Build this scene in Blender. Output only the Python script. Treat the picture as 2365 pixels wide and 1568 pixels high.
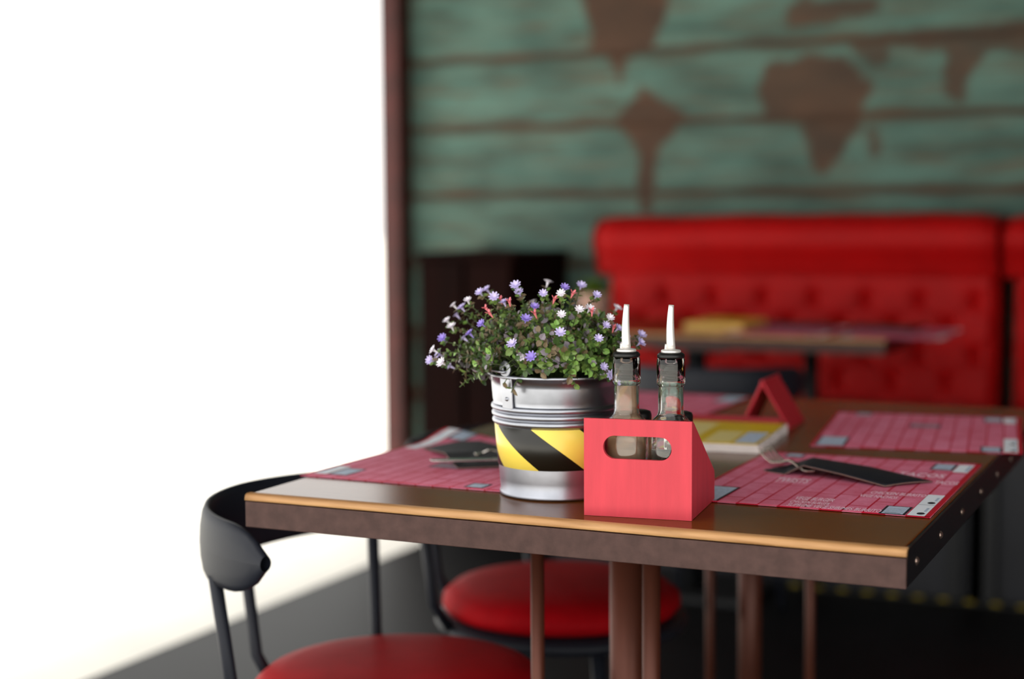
import bpy, bmesh, math, random
from mathutils import Vector, Matrix, noise
PI = math.pi
for o in list(bpy.data.objects):
    bpy.data.objects.remove(o, do_unlink=True)
S = bpy.context.scene
COL = S.collection
R = math.radians

# ------------------------------------------------------------------ camera
YAW, PITCH, ROLL, CAMH = R(25.1), R(4.63), R(-.36), 1.094
cp, sp = math.cos(PITCH), math.sin(PITCH)
fw = Vector((0, cp, -sp)); up = Vector((0, sp, cp)); rt = Vector((1, 0, 0))
cr, sr = math.cos(ROLL), math.sin(ROLL)
r2 = rt*cr + up*sr; u2 = -rt*sr + up*cr
Mz = Matrix.Rotation(YAW, 3, 'Z')
fw, r2, u2 = Mz @ fw, Mz @ r2, Mz @ u2
cd = bpy.data.cameras.new('camera'); cam = bpy.data.objects.new('camera', cd); COL.objects.link(cam)
m = Matrix((r2, u2, -fw)).transposed().to_4x4(); m.translation = (0, 0, CAMH)
cam.matrix_world = m
cd.sensor_width = 36; cd.lens = 3598/2365*36
cd.dof.use_dof = True; cd.dof.focus_distance = 1.76; cd.dof.aperture_fstop = 2.1
cd.clip_start = .05; cd.clip_end = 200
S.camera = cam

# ------------------------------------------------------------------ sky, sun, exposure
W = bpy.data.worlds.new('world'); S.world = W; W.use_nodes = True
bg = W.node_tree.nodes['Background']
bg.inputs[0].default_value = (1.0, .985, .95, 1); bg.inputs[1].default_value = 2.1
sd = bpy.data.lights.new('sun', 'SUN'); sun = bpy.data.objects.new('sun', sd); COL.objects.link(sun)
sd.energy = 6.0; sd.angle = R(25); sd.color = (1, .97, .92)
sun.rotation_euler = (R(38), 0, R(-60))
S.view_settings.view_transform = 'Standard'; S.view_settings.look = 'None'
S.view_settings.exposure = 0.0; S.view_settings.gamma = 1; S.view_settings.use_curve_mapping = False

# ------------------------------------------------------------------ helpers
def lin(h):
    if isinstance(h, str):
        c = [int(h[i:i+2], 16)/255 for i in (0, 2, 4)]
    else: c = h
    return tuple((x/12.92 if x <= .04045 else ((x+.055)/1.055)**2.4) for x in c) + (1,)

MATS = {}
def mat(name, col, rough=.5, metal=0, noise_amt=0, noise_scale=20, bump=0, bump_scale=200, stretch=None, spec=.5, coat=0, trans=0, ior=1.45, col2=None, sheen=0):
    if name in MATS: return MATS[name]
    m = bpy.data.materials.new(name); m.use_nodes = True
    nt = m.node_tree; b = nt.nodes['Principled BSDF']
    c = lin(col)
    b.inputs['Base Color'].default_value = c
    b.inputs['Roughness'].default_value = rough; b.inputs['Metallic'].default_value = metal
    b.inputs['Specular IOR Level'].default_value = spec; b.inputs['IOR'].default_value = ior
    b.inputs['Coat Weight'].default_value = coat; b.inputs['Coat Roughness'].default_value = .12
    b.inputs['Transmission Weight'].default_value = trans
    tc = nt.nodes.new('ShaderNodeTexCoord'); mp = nt.nodes.new('ShaderNodeMapping')
    nt.links.new(tc.outputs['Object'], mp.inputs[0])
    if stretch: mp.inputs['Scale'].default_value = stretch
    if noise_amt or col2:
        n = nt.nodes.new('ShaderNodeTexNoise'); n.inputs['Scale'].default_value = noise_scale; n.inputs['Detail'].default_value = 6
        nt.links.new(mp.outputs[0], n.inputs['Vector'])
        r = nt.nodes.new('ShaderNodeValToRGB')
        r.color_ramp.elements[0].position = .35; r.color_ramp.elements[1].position = .68
        if col2: ca, cb = c, lin(col2)
        else:
            ca = tuple(x*(1-noise_amt) for x in c[:3])+(1,); cb = tuple(min(1, x*(1+noise_amt)) for x in c[:3])+(1,)
        r.color_ramp.elements[0].color = ca; r.color_ramp.elements[1].color = cb
        nt.links.new(n.outputs['Fac'], r.inputs[0]); nt.links.new(r.outputs[0], b.inputs['Base Color'])
    if bump:
        n2 = nt.nodes.new('ShaderNodeTexNoise'); n2.inputs['Scale'].default_value = bump_scale; n2.inputs['Detail'].default_value = 4
        nt.links.new(mp.outputs[0], n2.inputs['Vector'])
        bp = nt.nodes.new('ShaderNodeBump'); bp.inputs['Strength'].default_value = bump; bp.inputs['Distance'].default_value = .002
        nt.links.new(n2.outputs['Fac'], bp.inputs['Height']); nt.links.new(bp.outputs[0], b.inputs['Normal'])
    MATS[name] = m
    return m

class MB:
    """collects shapes for one mesh"""
    def __init__(s): s.v = []; s.f = []; s.mi = []; s.sm = []
    def add(s, vs, fs, mi=0, smooth=False):
        k = len(s.v); s.v += [Vector(v) for v in vs]
        for f in fs: s.f.append([i+k for i in f]); s.mi.append(mi); s.sm.append(smooth)
        return s
    def box(s, x0, x1, y0, y1, z0, z1, mi=0, bev=0, rot=None, org=None):
        bm = bmesh.new()
        bmesh.ops.create_cube(bm, size=1)
        for v in bm.verts:
            v.co = Vector(((x0+x1)/2+v.co.x*(x1-x0), (y0+y1)/2+v.co.y*(y1-y0), (z0+z1)/2+v.co.z*(z1-z0)))
        if bev: bmesh.ops.bevel(bm, geom=bm.edges[:], offset=bev, segments=2, affect='EDGES', profile=.5)
        bm.verts.index_update()
        vs = [v.co.copy() for v in bm.verts]
        if rot is not None:
            vs = [rot @ (v-Vector(org))+Vector(org) for v in vs]
        s.add(vs, [[v.index for v in f.verts] for f in bm.faces], mi); bm.free(); return s
    def lathe(s, prof, n=48, mi=0, org=(0, 0, 0), smooth=True, cap0=False, cap1=False, mif=None):
        o = Vector(org); vs = []
        for r_, z in prof:
            for i in range(n):
                a = 2*PI*i/n; vs.append(o+Vector((r_*math.cos(a), r_*math.sin(a), z)))
        k = len(s.v); s.v += vs
        for j in range(len(prof)-1):
            for i in range(n):
                i2 = (i+1) % n
                s.f.append([k+j*n+i, k+j*n+i2, k+(j+1)*n+i2, k+(j+1)*n+i]); s.mi.append(mi if mif is None else mif(j)); s.sm.append(smooth)
        if cap0: s.f.append([k+i for i in range(n)][::-1]); s.mi.append(mi); s.sm.append(False)
        if cap1: s.f.append([k+(len(prof)-1)*n+i for i in range(n)]); s.mi.append(mi); s.sm.append(False)
        return s
    def tube(s, pts, rad, n=10, mi=0, caps=True, smooth=True):
        pts = [Vector(p) for p in pts]; N = len(pts)
        if not hasattr(rad, '__len__'): rad = [rad]*N
        k = len(s.v); prev = None
        for i, p in enumerate(pts):
            t = (pts[min(i+1, N-1)]-pts[max(i-1, 0)]).normalized()
            if prev is None:
                a = Vector((0, 0, 1)) if abs(t.z) < .9 else Vector((1, 0, 0))
                u = t.cross(a).normalized()
            else: u = (prev - t*prev.dot(t)).normalized()
            prev = u; w = t.cross(u)
            for q in range(n):
                g = 2*PI*q/n; s.v.append(p+(u*math.cos(g)+w*math.sin(g))*rad[i])
        for j in range(N-1):
            for i in range(n):
                i2 = (i+1) % n
                s.f.append([k+j*n+i, k+j*n+i2, k+(j+1)*n+i2, k+(j+1)*n+i]); s.mi.append(mi); s.sm.append(smooth)
        if caps:
            s.f.append([k+i for i in range(n)][::-1]); s.mi.append(mi); s.sm.append(False)
            s.f.append([k+(N-1)*n+i for i in range(n)]); s.mi.append(mi); s.sm.append(False)
        return s
    def prism(s, poly, z0, z1, mi=0):
        n = len(poly)
        vs = [(x, y, z0) for x, y in poly]+[(x, y, z1) for x, y in poly]
        fs = [list(range(n))[::-1], list(range(n, 2*n))]+[[i, (i+1) % n, n+(i+1) % n, n+i] for i in range(n)]
        return s.add(vs, fs, mi)
    def grid(s, fn, nu, nv, mi=0, smooth=True, closed=False):
        k = len(s.v)
        for j in range(nv+1):
            for i in range(nu+1): s.v.append(Vector(fn(i/nu, j/nv)))
        for j in range(nv):
            for i in range(nu):
                a = k+j*(nu+1)+i
                s.f.append([a, a+1, a+nu+2, a+nu+1]); s.mi.append(mi); s.sm.append(smooth)
        return s
    def build(s, name, mats, parent=None, loc=(0, 0, 0), rz=0):
        me = bpy.data.meshes.new(name)
        me.from_pydata([tuple(v) for v in s.v], [], s.f)
        if not isinstance(mats, (list, tuple)): mats = [mats]
        for mm in mats: me.materials.append(mm)
        me.polygons.foreach_set('material_index', s.mi); me.polygons.foreach_set('use_smooth', s.sm)
        me.update()
        o = bpy.data.objects.new(name, me); COL.objects.link(o)
        if parent is not None: o.parent = parent
        o.location = loc; o.rotation_euler = (0, 0, rz)
        return o

def solidify(o, t, off=-1):
    md = o.modifiers.new('s', 'SOLIDIFY'); md.thickness = t; md.offset = off
def bevel(o, w, seg=2):
    md = o.modifiers.new('b', 'BEVEL'); md.width = w; md.segments = seg; md.limit_method = 'ANGLE'; md.angle_limit = R(40)
    return o
def tag(o, label=None, cat=None, group=None, kind=None):
    if label: o['label'] = label
    if cat: o['category'] = cat
    if group: o['group'] = group
    if kind: o['kind'] = kind
    return o
def empty(name, loc, rz=0, label=None, cat=None, group=None):
    o = bpy.data.objects.new(name, None); COL.objects.link(o); o.empty_display_size = .05
    o.location = loc; o.rotation_euler = (0, 0, rz)
    return tag(o, label, cat, group)
def copy_tree(o, loc, rz, label, group=None):
    r = o.copy(); COL.objects.link(r); r.location = loc; r.rotation_euler = (0, 0, rz); r['label'] = label
    if group: r['group'] = group
    for ch in [c for c in bpy.data.objects if c.parent == o]:
        c = ch.copy(); COL.objects.link(c); c.parent = r
        for g in [x for x in bpy.data.objects if x.parent == ch]:
            d = g.copy(); COL.objects.link(d); d.parent = c
    return r
def smooth01(e0, e1, x):
    t = max(0, min(1, (x-e0)/(e1-e0))); return t*t*(3-2*t)

# ------------------------------------------------------------------ setting
FL = mat('dark_floor', '08090b', rough=.5, spec=.2, noise_amt=.35, noise_scale=9)
MB().box(-2.45, 2.35, -.5, 5.4, -.05, 0).build('floor', FL)['kind'] = 'structure'
PV = mat('pale_paving', 'f4f1e8', rough=.8, noise_amt=.05, noise_scale=3)  # invented outdoor ground, pale enough to burn out white at left
pv = MB().box(-60, -2.45, -40, 60, -.06, -.005).box(-2.45, 2.35, -40, -.5, -.06, -.005).box(-2.45, 2.35, 5.4, 60, -.06, -.005).box(2.35, 60, -40, 60, -.06, -.005)
pv.build('added_pavement', PV)['kind'] = 'structure'

# back wall: horizontal boards, green paint worn through to brown wood
def poly_dist(p, poly):
    """signed distance, negative inside"""
    x, y = p; d = 1e9; ins = False; n = len(poly)
    for i in range(n):
        x1, y1 = poly[i]; x2, y2 = poly[(i+1) % n]
        dx, dy = x2-x1, y2-y1; t = max(0, min(1, ((x-x1)*dx+(y-y1)*dy)/(dx*dx+dy*dy)))
        d = min(d, math.hypot(x-x1-t*dx, y-y1-t*dy))
        if (y1 > y) != (y2 > y) and x < (x2-x1)*(y-y1)/(y2-y1)+x1: ins = not ins
    return -d if ins else d
PATCH = [
 ([(-2.201,1.93),(-2.159,1.768),(-2.159,1.683),(-2.1,1.672),(-2.05,1.56),(-2.02,1.638),(-1.934,1.672),(-1.885,1.753),(-1.837,1.93)], 1),
 ([(-1.967,1.536),(-2.067,1.423),(-1.983,1.328),(-1.967,1.10),(-1.934,1.10),(-1.893,1.326),(-1.804,1.438)], 1),
 ([(-1.506,1.599),(-1.536,1.511),(-1.513,1.421),(-1.383,1.388),(-1.328,1.224),(-1.291,1.216),(-1.218,1.325),(-1.182,1.396),(-1.147,1.511),(-1.236,1.616),(-1.37,1.629)], .95),
 ([(-1.439,1.779),(-1.438,1.728),(-1.311,1.733),(-1.121,1.753),(-1.122,1.796),(-1.371,1.812)], .9),
 ([(-.907,1.635),(-.898,1.459),(-.849,1.45),(-.809,1.553),(-.756,1.621)], .9),
 ([(-1.145,1.366),(-1.159,1.294),(-1.13,1.265),(-1.108,1.308),(-1.116,1.358)], .8),
 ([(-.4,1.73),(-.656,1.70),(-1.092,1.695),(-1.222,1.658),(-1.148,1.583),(-1.105,1.581),(-1.091,1.645),(-.7,1.60),(-.4,1.58)], .85),
 ([(-.3,1.55),(-.25,1.2),(-.1,1.15),(.1,1.4),(.05,1.6)], .9), ([(.5,1.9),(.55,1.5),(.7,1.45),(.8,1.9)], .9),
 ([(-2.75,2.4),(-2.6,2.0),(-2.5,2.05),(-2.4,2.4)], .9),
]
GROOVES = [0.145, .395, .650, .905, 1.162, 1.415, 1.67, 1.93, 2.19, 2.45, 2.71]
wallmb = MB(); wear = []
WX0, WX1, WY = -2.92, 2.35, 5.3
def wall_board(z0, z1, seed):
    g = .005; hi = 1 if z1 > .85 else 0
    dx = .014 if hi else .08; nu = int((WX1-WX0)/dx); nv = max(4, int((z1-z0)/(.014 if hi else .06)))
    k = len(wallmb.v)
    for j in range(nv+1):
        for i in range(nu+1):
            x = WX0+(WX1-WX0)*i/nu; z = z0+g+(z1-z0-2*g)*j/nv
            e = min(z-z0, z1-z)
            y = WY+.006*(1-smooth01(g, g+.010, e)) + .0015*noise.noise(Vector((x*2, seed, z*18)))
            wallmb.v.append(Vector((x, y, z)))
            w = 0
            if hi:
                nz = noise.noise(Vector((x*14, z*22, 1.3)))*.018+noise.noise(Vector((x*40, z*55, 5)))*.006
                for pl, a in PATCH:
                    xs = [q[0] for q in pl]; zs = [q[1] for q in pl]
                    if min(xs)-.06 < x < max(xs)+.06 and min(zs)-.06 < z < max(zs)+.06:
                        w = max(w, a*(1-smooth01(-.006, .012, poly_dist((x, z), pl)+nz)))
            ew = .0135+.010*noise.noise(Vector((x*5, z0*9, 2)))
            w = max(w, .95*(1-smooth01(ew*.6, ew*1.6, e)))
            wear.append(w)
    for j in range(nv):
        for i in range(nu):
            a = k+j*(nu+1)+i
            wallmb.f.append([a, a+1, a+nu+2, a+nu+1]); wallmb.mi.append(0); wallmb.sm.append(True)
zz = [-.0]+GROOVES
for i in range(len(zz)-1): wall_board(zz[i], zz[i+1], i*7.3)
nw = len(wallmb.v)
wallmb.box(WX0, WX1, WY+.012, WY+.12, 0, 2.75)
wear += [1]*(len(wallmb.v)-nw)
WM = bpy.data.materials.new('worn_green_boards'); WM.use_nodes = True
nt = WM.node_tree; b = nt.nodes['Principled BSDF']; b.inputs['Roughness'].default_value = .75
at = nt.nodes.new('ShaderNodeAttribute'); at.attribute_name = 'wear'
tc = nt.nodes.new('ShaderNodeTexCoord')
def nz_node(scale, sx, sz, detail=6):
    mp = nt.nodes.new('ShaderNodeMapping'); mp.inputs['Scale'].default_value = (sx, 1, sz)
    n = nt.nodes.new('ShaderNodeTexNoise'); n.inputs['Scale'].default_value = scale; n.inputs['Detail'].default_value = detail
    nt.links.new(tc.outputs['Object'], mp.inputs[0]); nt.links.new(mp.outputs[0], n.inputs['Vector']); return n
def ramp(src, p0, c0, p1, c1):
    r = nt.nodes.new('ShaderNodeValToRGB'); r.color_ramp.elements[0].position = p0; r.color_ramp.elements[1].position = p1
    r.color_ramp.elements[0].color = c0; r.color_ramp.elements[1].color = c1
    nt.links.new(src, r.inputs[0]); return r
def mixc(f, a, bb):
    x = nt.nodes.new('ShaderNodeMix'); x.data_type = 'RGBA'
    if isinstance(f, float): x.inputs[0].default_value = f
    else: nt.links.new(f, x.inputs[0])
    nt.links.new(a, x.inputs[6]); nt.links.new(bb, x.inputs[7]); return x.outputs[2]
green = ramp(nz_node(3.2, 1, 3).outputs['Fac'], .32, lin('3a554c'), .68, lin('608478'))
streak = ramp(nz_node(7, .5, 9).outputs['Fac'], .48, (0, 0, 0, 1), .70, (.8, .8, .8, 1))
brownA = ramp(nz_node(4, 1, 2).outputs['Fac'], .3, lin('3c2a1c'), .7, lin('573a26'))
stain = ramp(nz_node(5, 1, 4).outputs['Fac'], .4, lin('5c5340'), .7, lin('6b5038'))
c1 = mixc(streak.outputs[0], green.outputs[0], stain.outputs[0])
c2 = mixc(at.outputs['Fac'], c1, brownA.outputs[0])
nt.links.new(c2, b.inputs['Base Color'])
bn = nt.nodes.new('ShaderNodeBump'); bn.inputs['Strength'].default_value = .3; bn.inputs['Distance'].default_value = .003
nt.links.new(nz_node(30, .3, 6).outputs['Fac'], bn.inputs['Height']); nt.links.new(bn.outputs[0], b.inputs['Normal'])
wb = wallmb.build('wall_back', WM); wb['kind'] = 'structure'
a_ = wb.data.attributes.new('wear', 'FLOAT', 'POINT'); a_.data.foreach_set('value', wear)

WR = mat('dark_side_wall', '2a1512', rough=.7, noise_amt=.2, noise_scale=4)
MB().box(2.35, 2.5, .9, 5.42, 0, 2.75).build('wall_right', WR)['kind'] = 'structure'
CE = mat('dark_ceiling', '2a2420', rough=.8, noise_amt=.2, noise_scale=4)
cl = MB().box(-4.6, 2.5, .35, 5.42, 2.752, 2.86)  # unseen; edges set to shape the daylight, left one carried past the room
for x in (-4.5, -3.4, -2.3, -1.2, -.1, 1.0, 2.1): cl.box(x-.05, x+.05, .4, 4.7, 2.66, 2.752)
cl.box(-2.9, 2.35, 4.7, 5.29, 2.12, 2.752)   # unseen soffit, added to shade the upper back wall
cl.build('ceiling', CE)['kind'] = 'structure'
TR = mat('dark_oxide_post', '4a1712', rough=.5, noise_amt=.3, noise_scale=12)
tr = MB().box(-2.985, -2.905, 5.2, 5.43, 0, 2.75, bev=.004); tr.build('trim_1', TR)['kind'] = 'structure'

# ------------------------------------------------------------------ tables
WOOD = bpy.data.materials.new('varnished_wood'); WOOD.use_nodes = True
nt = WOOD.node_tree; b = nt.nodes['Principled BSDF']; tc = nt.nodes.new('ShaderNodeTexCoord')
def nzx(scale, sc, detail=6):
    mp = nt.nodes.new('ShaderNodeMapping'); mp.inputs['Scale'].default_value = sc
    n = nt.nodes.new('ShaderNodeTexNoise'); n.inputs['Scale'].default_value = scale; n.inputs['Detail'].default_value = detail
    nt.links.new(tc.outputs['Object'], mp.inputs[0]); nt.links.new(mp.outputs[0], n.inputs['Vector']); return n
g1 = ramp(nzx(6, (1, 12, 12)).outputs['Fac'], .3, lin('5c3208'), .7, lin('754410'))
g2 = ramp(nzx(2.2, (1.2, 5, 5)).outputs['Fac'], .35, lin('4a2806'), .7, lin('683a0c'))
nt.links.new(mixc(.5, g1.outputs[0], g2.outputs[0]), b.inputs['Base Color'])
b.inputs['Roughness'].default_value = .2; b.inputs['Specular IOR Level'].default_value = .14
bn = nt.nodes.new('ShaderNodeBump'); bn.inputs['Strength'].default_value = .12; bn.inputs['Distance'].default_value = .001
nt.links.new(nzx(14, (1, 16, 16)).outputs['Fac'], bn.inputs['Height']); nt.links.new(bn.outputs[0], b.inputs['Normal'])
EDGE = mat('worn_bare_wood_edge', 'a07448', rough=.55, noise_amt=.25, noise_scale=9, stretch=(1, 4, 14), col2='c89a68')
BAND = mat('brown_steel_band', '4b3733', rough=.6, spec=.25, metal=.0, noise_amt=.18, noise_scale=60, bump=.15)
BLACKST = mat('black_steel', '15161a', rough=.4, metal=.3, noise_amt=.2, noise_scale=30)
TUBE = mat('rusty_brown_steel_tube', '5c3022', rough=.45, metal=.3, noise_amt=.22, noise_scale=14, stretch=(1, 1, .3))
RIV = mat('rivet_steel', 'a08a80', rough=.3, metal=.9)

def make_table(loc, w, d, label, leg_m, cols, struts, edge_left=True):
    t = empty('dining_table', loc, 0, label, 'table')
    top = MB().box(-w/2+.004, w/2-.004, .006, d-.004, .714, .75, bev=.0015).build('tabletop', WOOD, t)
    # worn front lip of bare wood, its top edge rounded
    lip = MB(); prof = [(.012, .750), (.0045, .750), (.0012, .7485), (0, .7455), (-.0005, .7418), (.002, .7412), (.012, .7405)]
    n = 60
    for i in range(n+1):
        x = -w/2+w*i/n
        for (y, z) in prof:
            lip.v.append(Vector((x, y-.0005+.0006*noise.noise(Vector((x*30, z*60, 0))), z+.0003)))
    q = len(prof)
    for i in range(n):
        for j in range(q-1):
            lip.f.append([i*q+j, i*q+j+1, (i+1)*q+j+1, (i+1)*q+j]); lip.mi.append(0); lip.sm.append(True)
    lip.f.append(list(range(q))); lip.mi.append(0); lip.sm.append(False)
    lip.f.append([n*q+j for j in range(q)][::-1]); lip.mi.append(0); lip.sm.append(False)
    lo = lip.build('worn_edge', EDGE, t); lo['label'] = 'pale worn bare wood front edge'
    ap = MB().box(-w/2, w/2, 0, .006, .7085, .7404, bev=.001).build('front_band', BAND, t); ap['label'] = 'brown metal band along front edge'
    for sx in (-1, 1):
        x0 = sx*w/2
        bd = MB().box(min(x0, x0-sx*.004), max(x0, x0-sx*.004), .0062, d, .7085, .7485, bev=.0008).build('side_band', BLACKST, t)
        if loc[1] < 3:
            for k in range(8):
                y = .055+k*.1475+(.004*math.sin(k*5))
                rv = MB().lathe([(.0001, .0032), (.0025, .0026), (.0044, .001), (.005, 0)], n=12)
                rm = Matrix.Rotation(sx*PI/2, 3, 'Y')
                rv.v = [rm @ v+Vector((x0, y, .727)) for v in rv.v]
                rv.build('rivet', RIV, bd)
    MB().box(-w/2, w/2, d-.004, d, .7085, .7485).build('back_band', BLACKST, t)
    for (x, y, r_) in cols:
        x -= loc[0]; y -= loc[1]
        MB().tube([(x, y, .02), (x, y, .7)], r_, 28).build('column', leg_m, t)
        MB().box(x-.10, x+.10, y-.045, y+.10, .700, .714, bev=.002).build('top_plate', BLACKST, t)
        MB().box(x-.20, x+.20, y-.15, y+.15, 0, .02, bev=.004).build('base_plate', leg_m, t)
    for (x, y, r_) in struts:
        x -= loc[0]; y -= loc[1]
        MB().tube([(x, y, .0), (x, y, .7141)], r_, 18).build('leg', leg_m, t)
    return t
TX0, TX1, TY0, TY1 = -1.11, -.301, 1.587, 2.82
make_table(((TX0+TX1)/2, TY0, 0), TX1-TX0, TY1-TY0,
           'large wooden dining table with riveted metal edge band, carrying the bucket and red carrier', TUBE,
           [(-.757, 1.985, .0235), (-.75, 2.56, .0205)],
           [(-.806, 1.793, .0088), (-.674, 1.856, .0118), (-.834, 2.6, .009), (-.66, 2.62, .009), (-.775, 2.66, .010)])
BLKT = mat('black_painted_steel', '101114', rough=.5)
make_table((-1.405, 4.19, 0), 1.09, .62, 'blurred wooden table standing in front of the red booth bench', BLKT,
           [(-1.405, 4.24, .03)], [(-1.115, 4.41, .021)])

# ------------------------------------------------------------------ round tub chairs
REDV = mat('red_vinyl', 'a00812', rough=.6, spec=.06, noise_amt=.08, noise_scale=20, bump=.1, bump_scale=300)
SHELL = mat('charcoal_shell', '1c1f28', rough=.5, spec=.3)
def make_chair(loc, rz, label, group):
    c = empty('tub_chair', loc, rz, label, 'chair', group)   # faces local +x
    pad = MB().lathe([(.0001, .468), (.10, .4675), (.155, .464), (.188, .456), (.203, .443), (.205, .430), (.196, .418), (.17, .414), (.0001, .413)], n=56).build('seat_pad', REDV, c)
    MB().lathe([(.0001, .413), (.19, .413), (.213, .409), (.218, .401), (.213, .391), (.185, .382), (.0001, .380)], n=56).build('seat_shell', SHELL, c)
    def back(u, v):
        a = PI + (u-.5)*2*R(80)
        e = abs(u-.5)*2
        z0 = .60+.012*e; z1 = .705-.004*e
        e2 = max(0, (e-.8)/.2); mid = (z0+z1)/2; hh = (z1-z0)/2*math.sqrt(max(.05, 1-e2*e2))
        ang = v*2*PI
        rr = .262+.010*math.cos(ang); z = mid+hh*math.sin(ang)
        return (rr*math.cos(a), rr*math.sin(a), z)
    MB().grid(back, 48, 14).build('backrest', SHELL, c)
    for s in (-1, 0, 1):
        a = PI+s*R(52)
        MB().tube([(.205*math.cos(a), .205*math.sin(a), .398), (.24*math.cos(a), .24*math.sin(a), .45), (.262*math.cos(a), .262*math.sin(a), .62)], .009, 10).build('back_support', SHELL, c)
    for k in range(4):
        a = PI/4+k*PI/2
        MB().tube([(.16*math.cos(a), .16*math.sin(a), .385), (.215*math.cos(a), .215*math.sin(a), .0)], [.013, .010], 12).build('leg', SHELL, c)
    return c
g = 'round red-seated chairs'
chA = make_chair((-1.045, 2.425, 0), 0, 'chair with round red seat tucked under the table behind the thin left leg', g)
copy_tree(chA, (-1.055, 1.873, 0), 0, 'nearest chair, its round red seat at the bottom left under the table', g)
copy_tree(chA, (-1.275, 4.0, 0), PI/2, 'blurred black tub chair with a red seat, pushed in at the rear table', g)

# ------------------------------------------------------------------ booth bench
BOOTH = mat('booth_red_leather', 'a80709', rough=.55, spec=.18, noise_amt=.1, noise_scale=8, bump=.1, bump_scale=120)
def make_booth(x0, x1, label, left_end):
    t = empty('booth_bench', ((x0+x1)/2, 4.42, 0), 0, label, 'bench', 'red booth benches')
    w = x1-x0; h = w/2; Y0 = 4.87-4.42
    # padded head roll
    prof = [(.36, 1.060), (.30, 1.078), (.16, 1.086), (.07, 1.082), (.022, 1.068), (-.006, 1.045), (-.016, 1.015), (-.012, .985), (.004, .958), (.018, .935), (.030, .905), (.040, .888), (.30, .885)]
    def roll(u, v):
        k = v*(len(prof)-1); i = min(int(k), len(prof)-2); f = k-i
        y = prof[i][0]*(1-f)+prof[i+1][0]*f; z = prof[i][1]*(1-f)+prof[i+1][1]*f
        e = min(u, 1-u)*w
        s = 1-.5*(1-smooth01(0, .03, e)); cy, cz = .18, 1.0
        wob = .004*noise.noise(Vector((u*w*5+x0, 0, 0)))+.004*math.sin((u-.2)*PI)
        return (-h+w*u, Y0+(y if y > .1 else cy+(y-cy)*(1-.06*(1-smooth01(0, .04, e)))), z+(wob-.012*(1-smooth01(0, .05, e)) if z > 1 else 0))
    r_ = MB().grid(roll, 90, 33)
    for xe in (-h, h):
        k = len(r_.v)
        for p in prof: r_.v.append(Vector((xe*.9995, Y0+p[0], p[1]-.008)))
        r_.f.append(list(range(k, k+len(prof)))); r_.mi.append(0); r_.sm.append(False)
    r_.build('head_roll', BOOTH, t)
    # tufted back
    sp_ = .167; b0 = -1.739-(x0+x1)/2
    btn = []
    for row in range(4):
        z = .818-row*.085
        for k in range(-2, 12):
            x = b0+k*sp_+(sp_/2 if row % 2 else 0)
            if -h+.04 < x < h-.03: btn.append((x, z))
    def back(u, v):
        x = -h+.035+(w-.037)*u; z = .895-.44*v
        d = 0
        if True:
            dm = min(math.hypot(x-bx, z-bz) for bx, bz in btn)
            d = .020*math.exp(-(dm/.026)**2)
            # diamond creases
            p = ((x-b0)/sp_); q_ = (z-.818)/.17
            c1_ = abs((p+q_) % 1-.0); c1_ = min(c1_, 1-c1_); c2_ = abs((p-q_) % 1); c2_ = min(c2_, 1-c2_)
            if z < .822: d += .006*(math.exp(-(c1_/.07)**2)+math.exp(-(c2_/.07)**2))
            elif dm > 0:
                c3 = abs(p % 1); c3 = min(c3, 1-c3); d += .002*math.exp(-(c3/.06)**2)
        e = min(u, 1-u)*w
        return (x, Y0+.03+d+.03*(1-smooth01(0, .03, e))+.012*(1-v), z)
    MB().grid(back, 170, 70).build('tufted_back', BOOTH, t)
    for (bx, bz) in btn:
        bt = MB().lathe([(.0001, .004), (.006, .003), (.009, 0)], n=10)
        rm = Matrix.Rotation(PI/2, 3, 'X'); bt.v = [rm @ v+Vector((bx, Y0+.055, bz)) for v in bt.v]
        bt.build('button', BOOTH, t)
    MB().box(-h+.035, h-.01, Y0+.08, Y0+.36, .40, .92).build('back_frame', BOOTH, t)
    MB().box(-h+.03, h-.005, 0, Y0+.02, .435, .50, bev=.02).build('seat_cushion', BOOTH, t)
    bs = MB().box(-h+.03, h-.005, .04, Y0+.3, .0, .435).build('base_panel', mat('grey_kick_panel', '1b1c22', rough=.5, noise_amt=.2, noise_scale=6), t)
    for xx in (-.709, -.613, .1):
        if x0 < xx < x1-.03:
            MB().box(xx-(x0+x1)/2-.017, xx-(x0+x1)/2+.017, .012, .04, 0, .435).build('base_post', BLKT, t)
    return t
make_booth(-1.975, -.668, 'long red tufted booth bench behind the rear table', True)
make_booth(-.655, 1.2, 'partly visible red booth bench section at the right edge', False)
# warning strip on the floor edge of the booths
hz = MB().box(-1.9, 1.1, 4.395, 4.42, 0, .006, mi=0)
for k in range(42): hz.box(-1.88+k*.071, -1.88+k*.071+.026, 4.3945, 4.4205, .0055, .0072, mi=1)
tag(hz.build('floor_edge_strip', [mat('dark_rubber', '121212', rough=.6), mat('strip_yellow', 'b09a18', rough=.6)]),
    'black rubber strip dotted with yellow along the foot of the red booths', 'floor strip')

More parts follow.
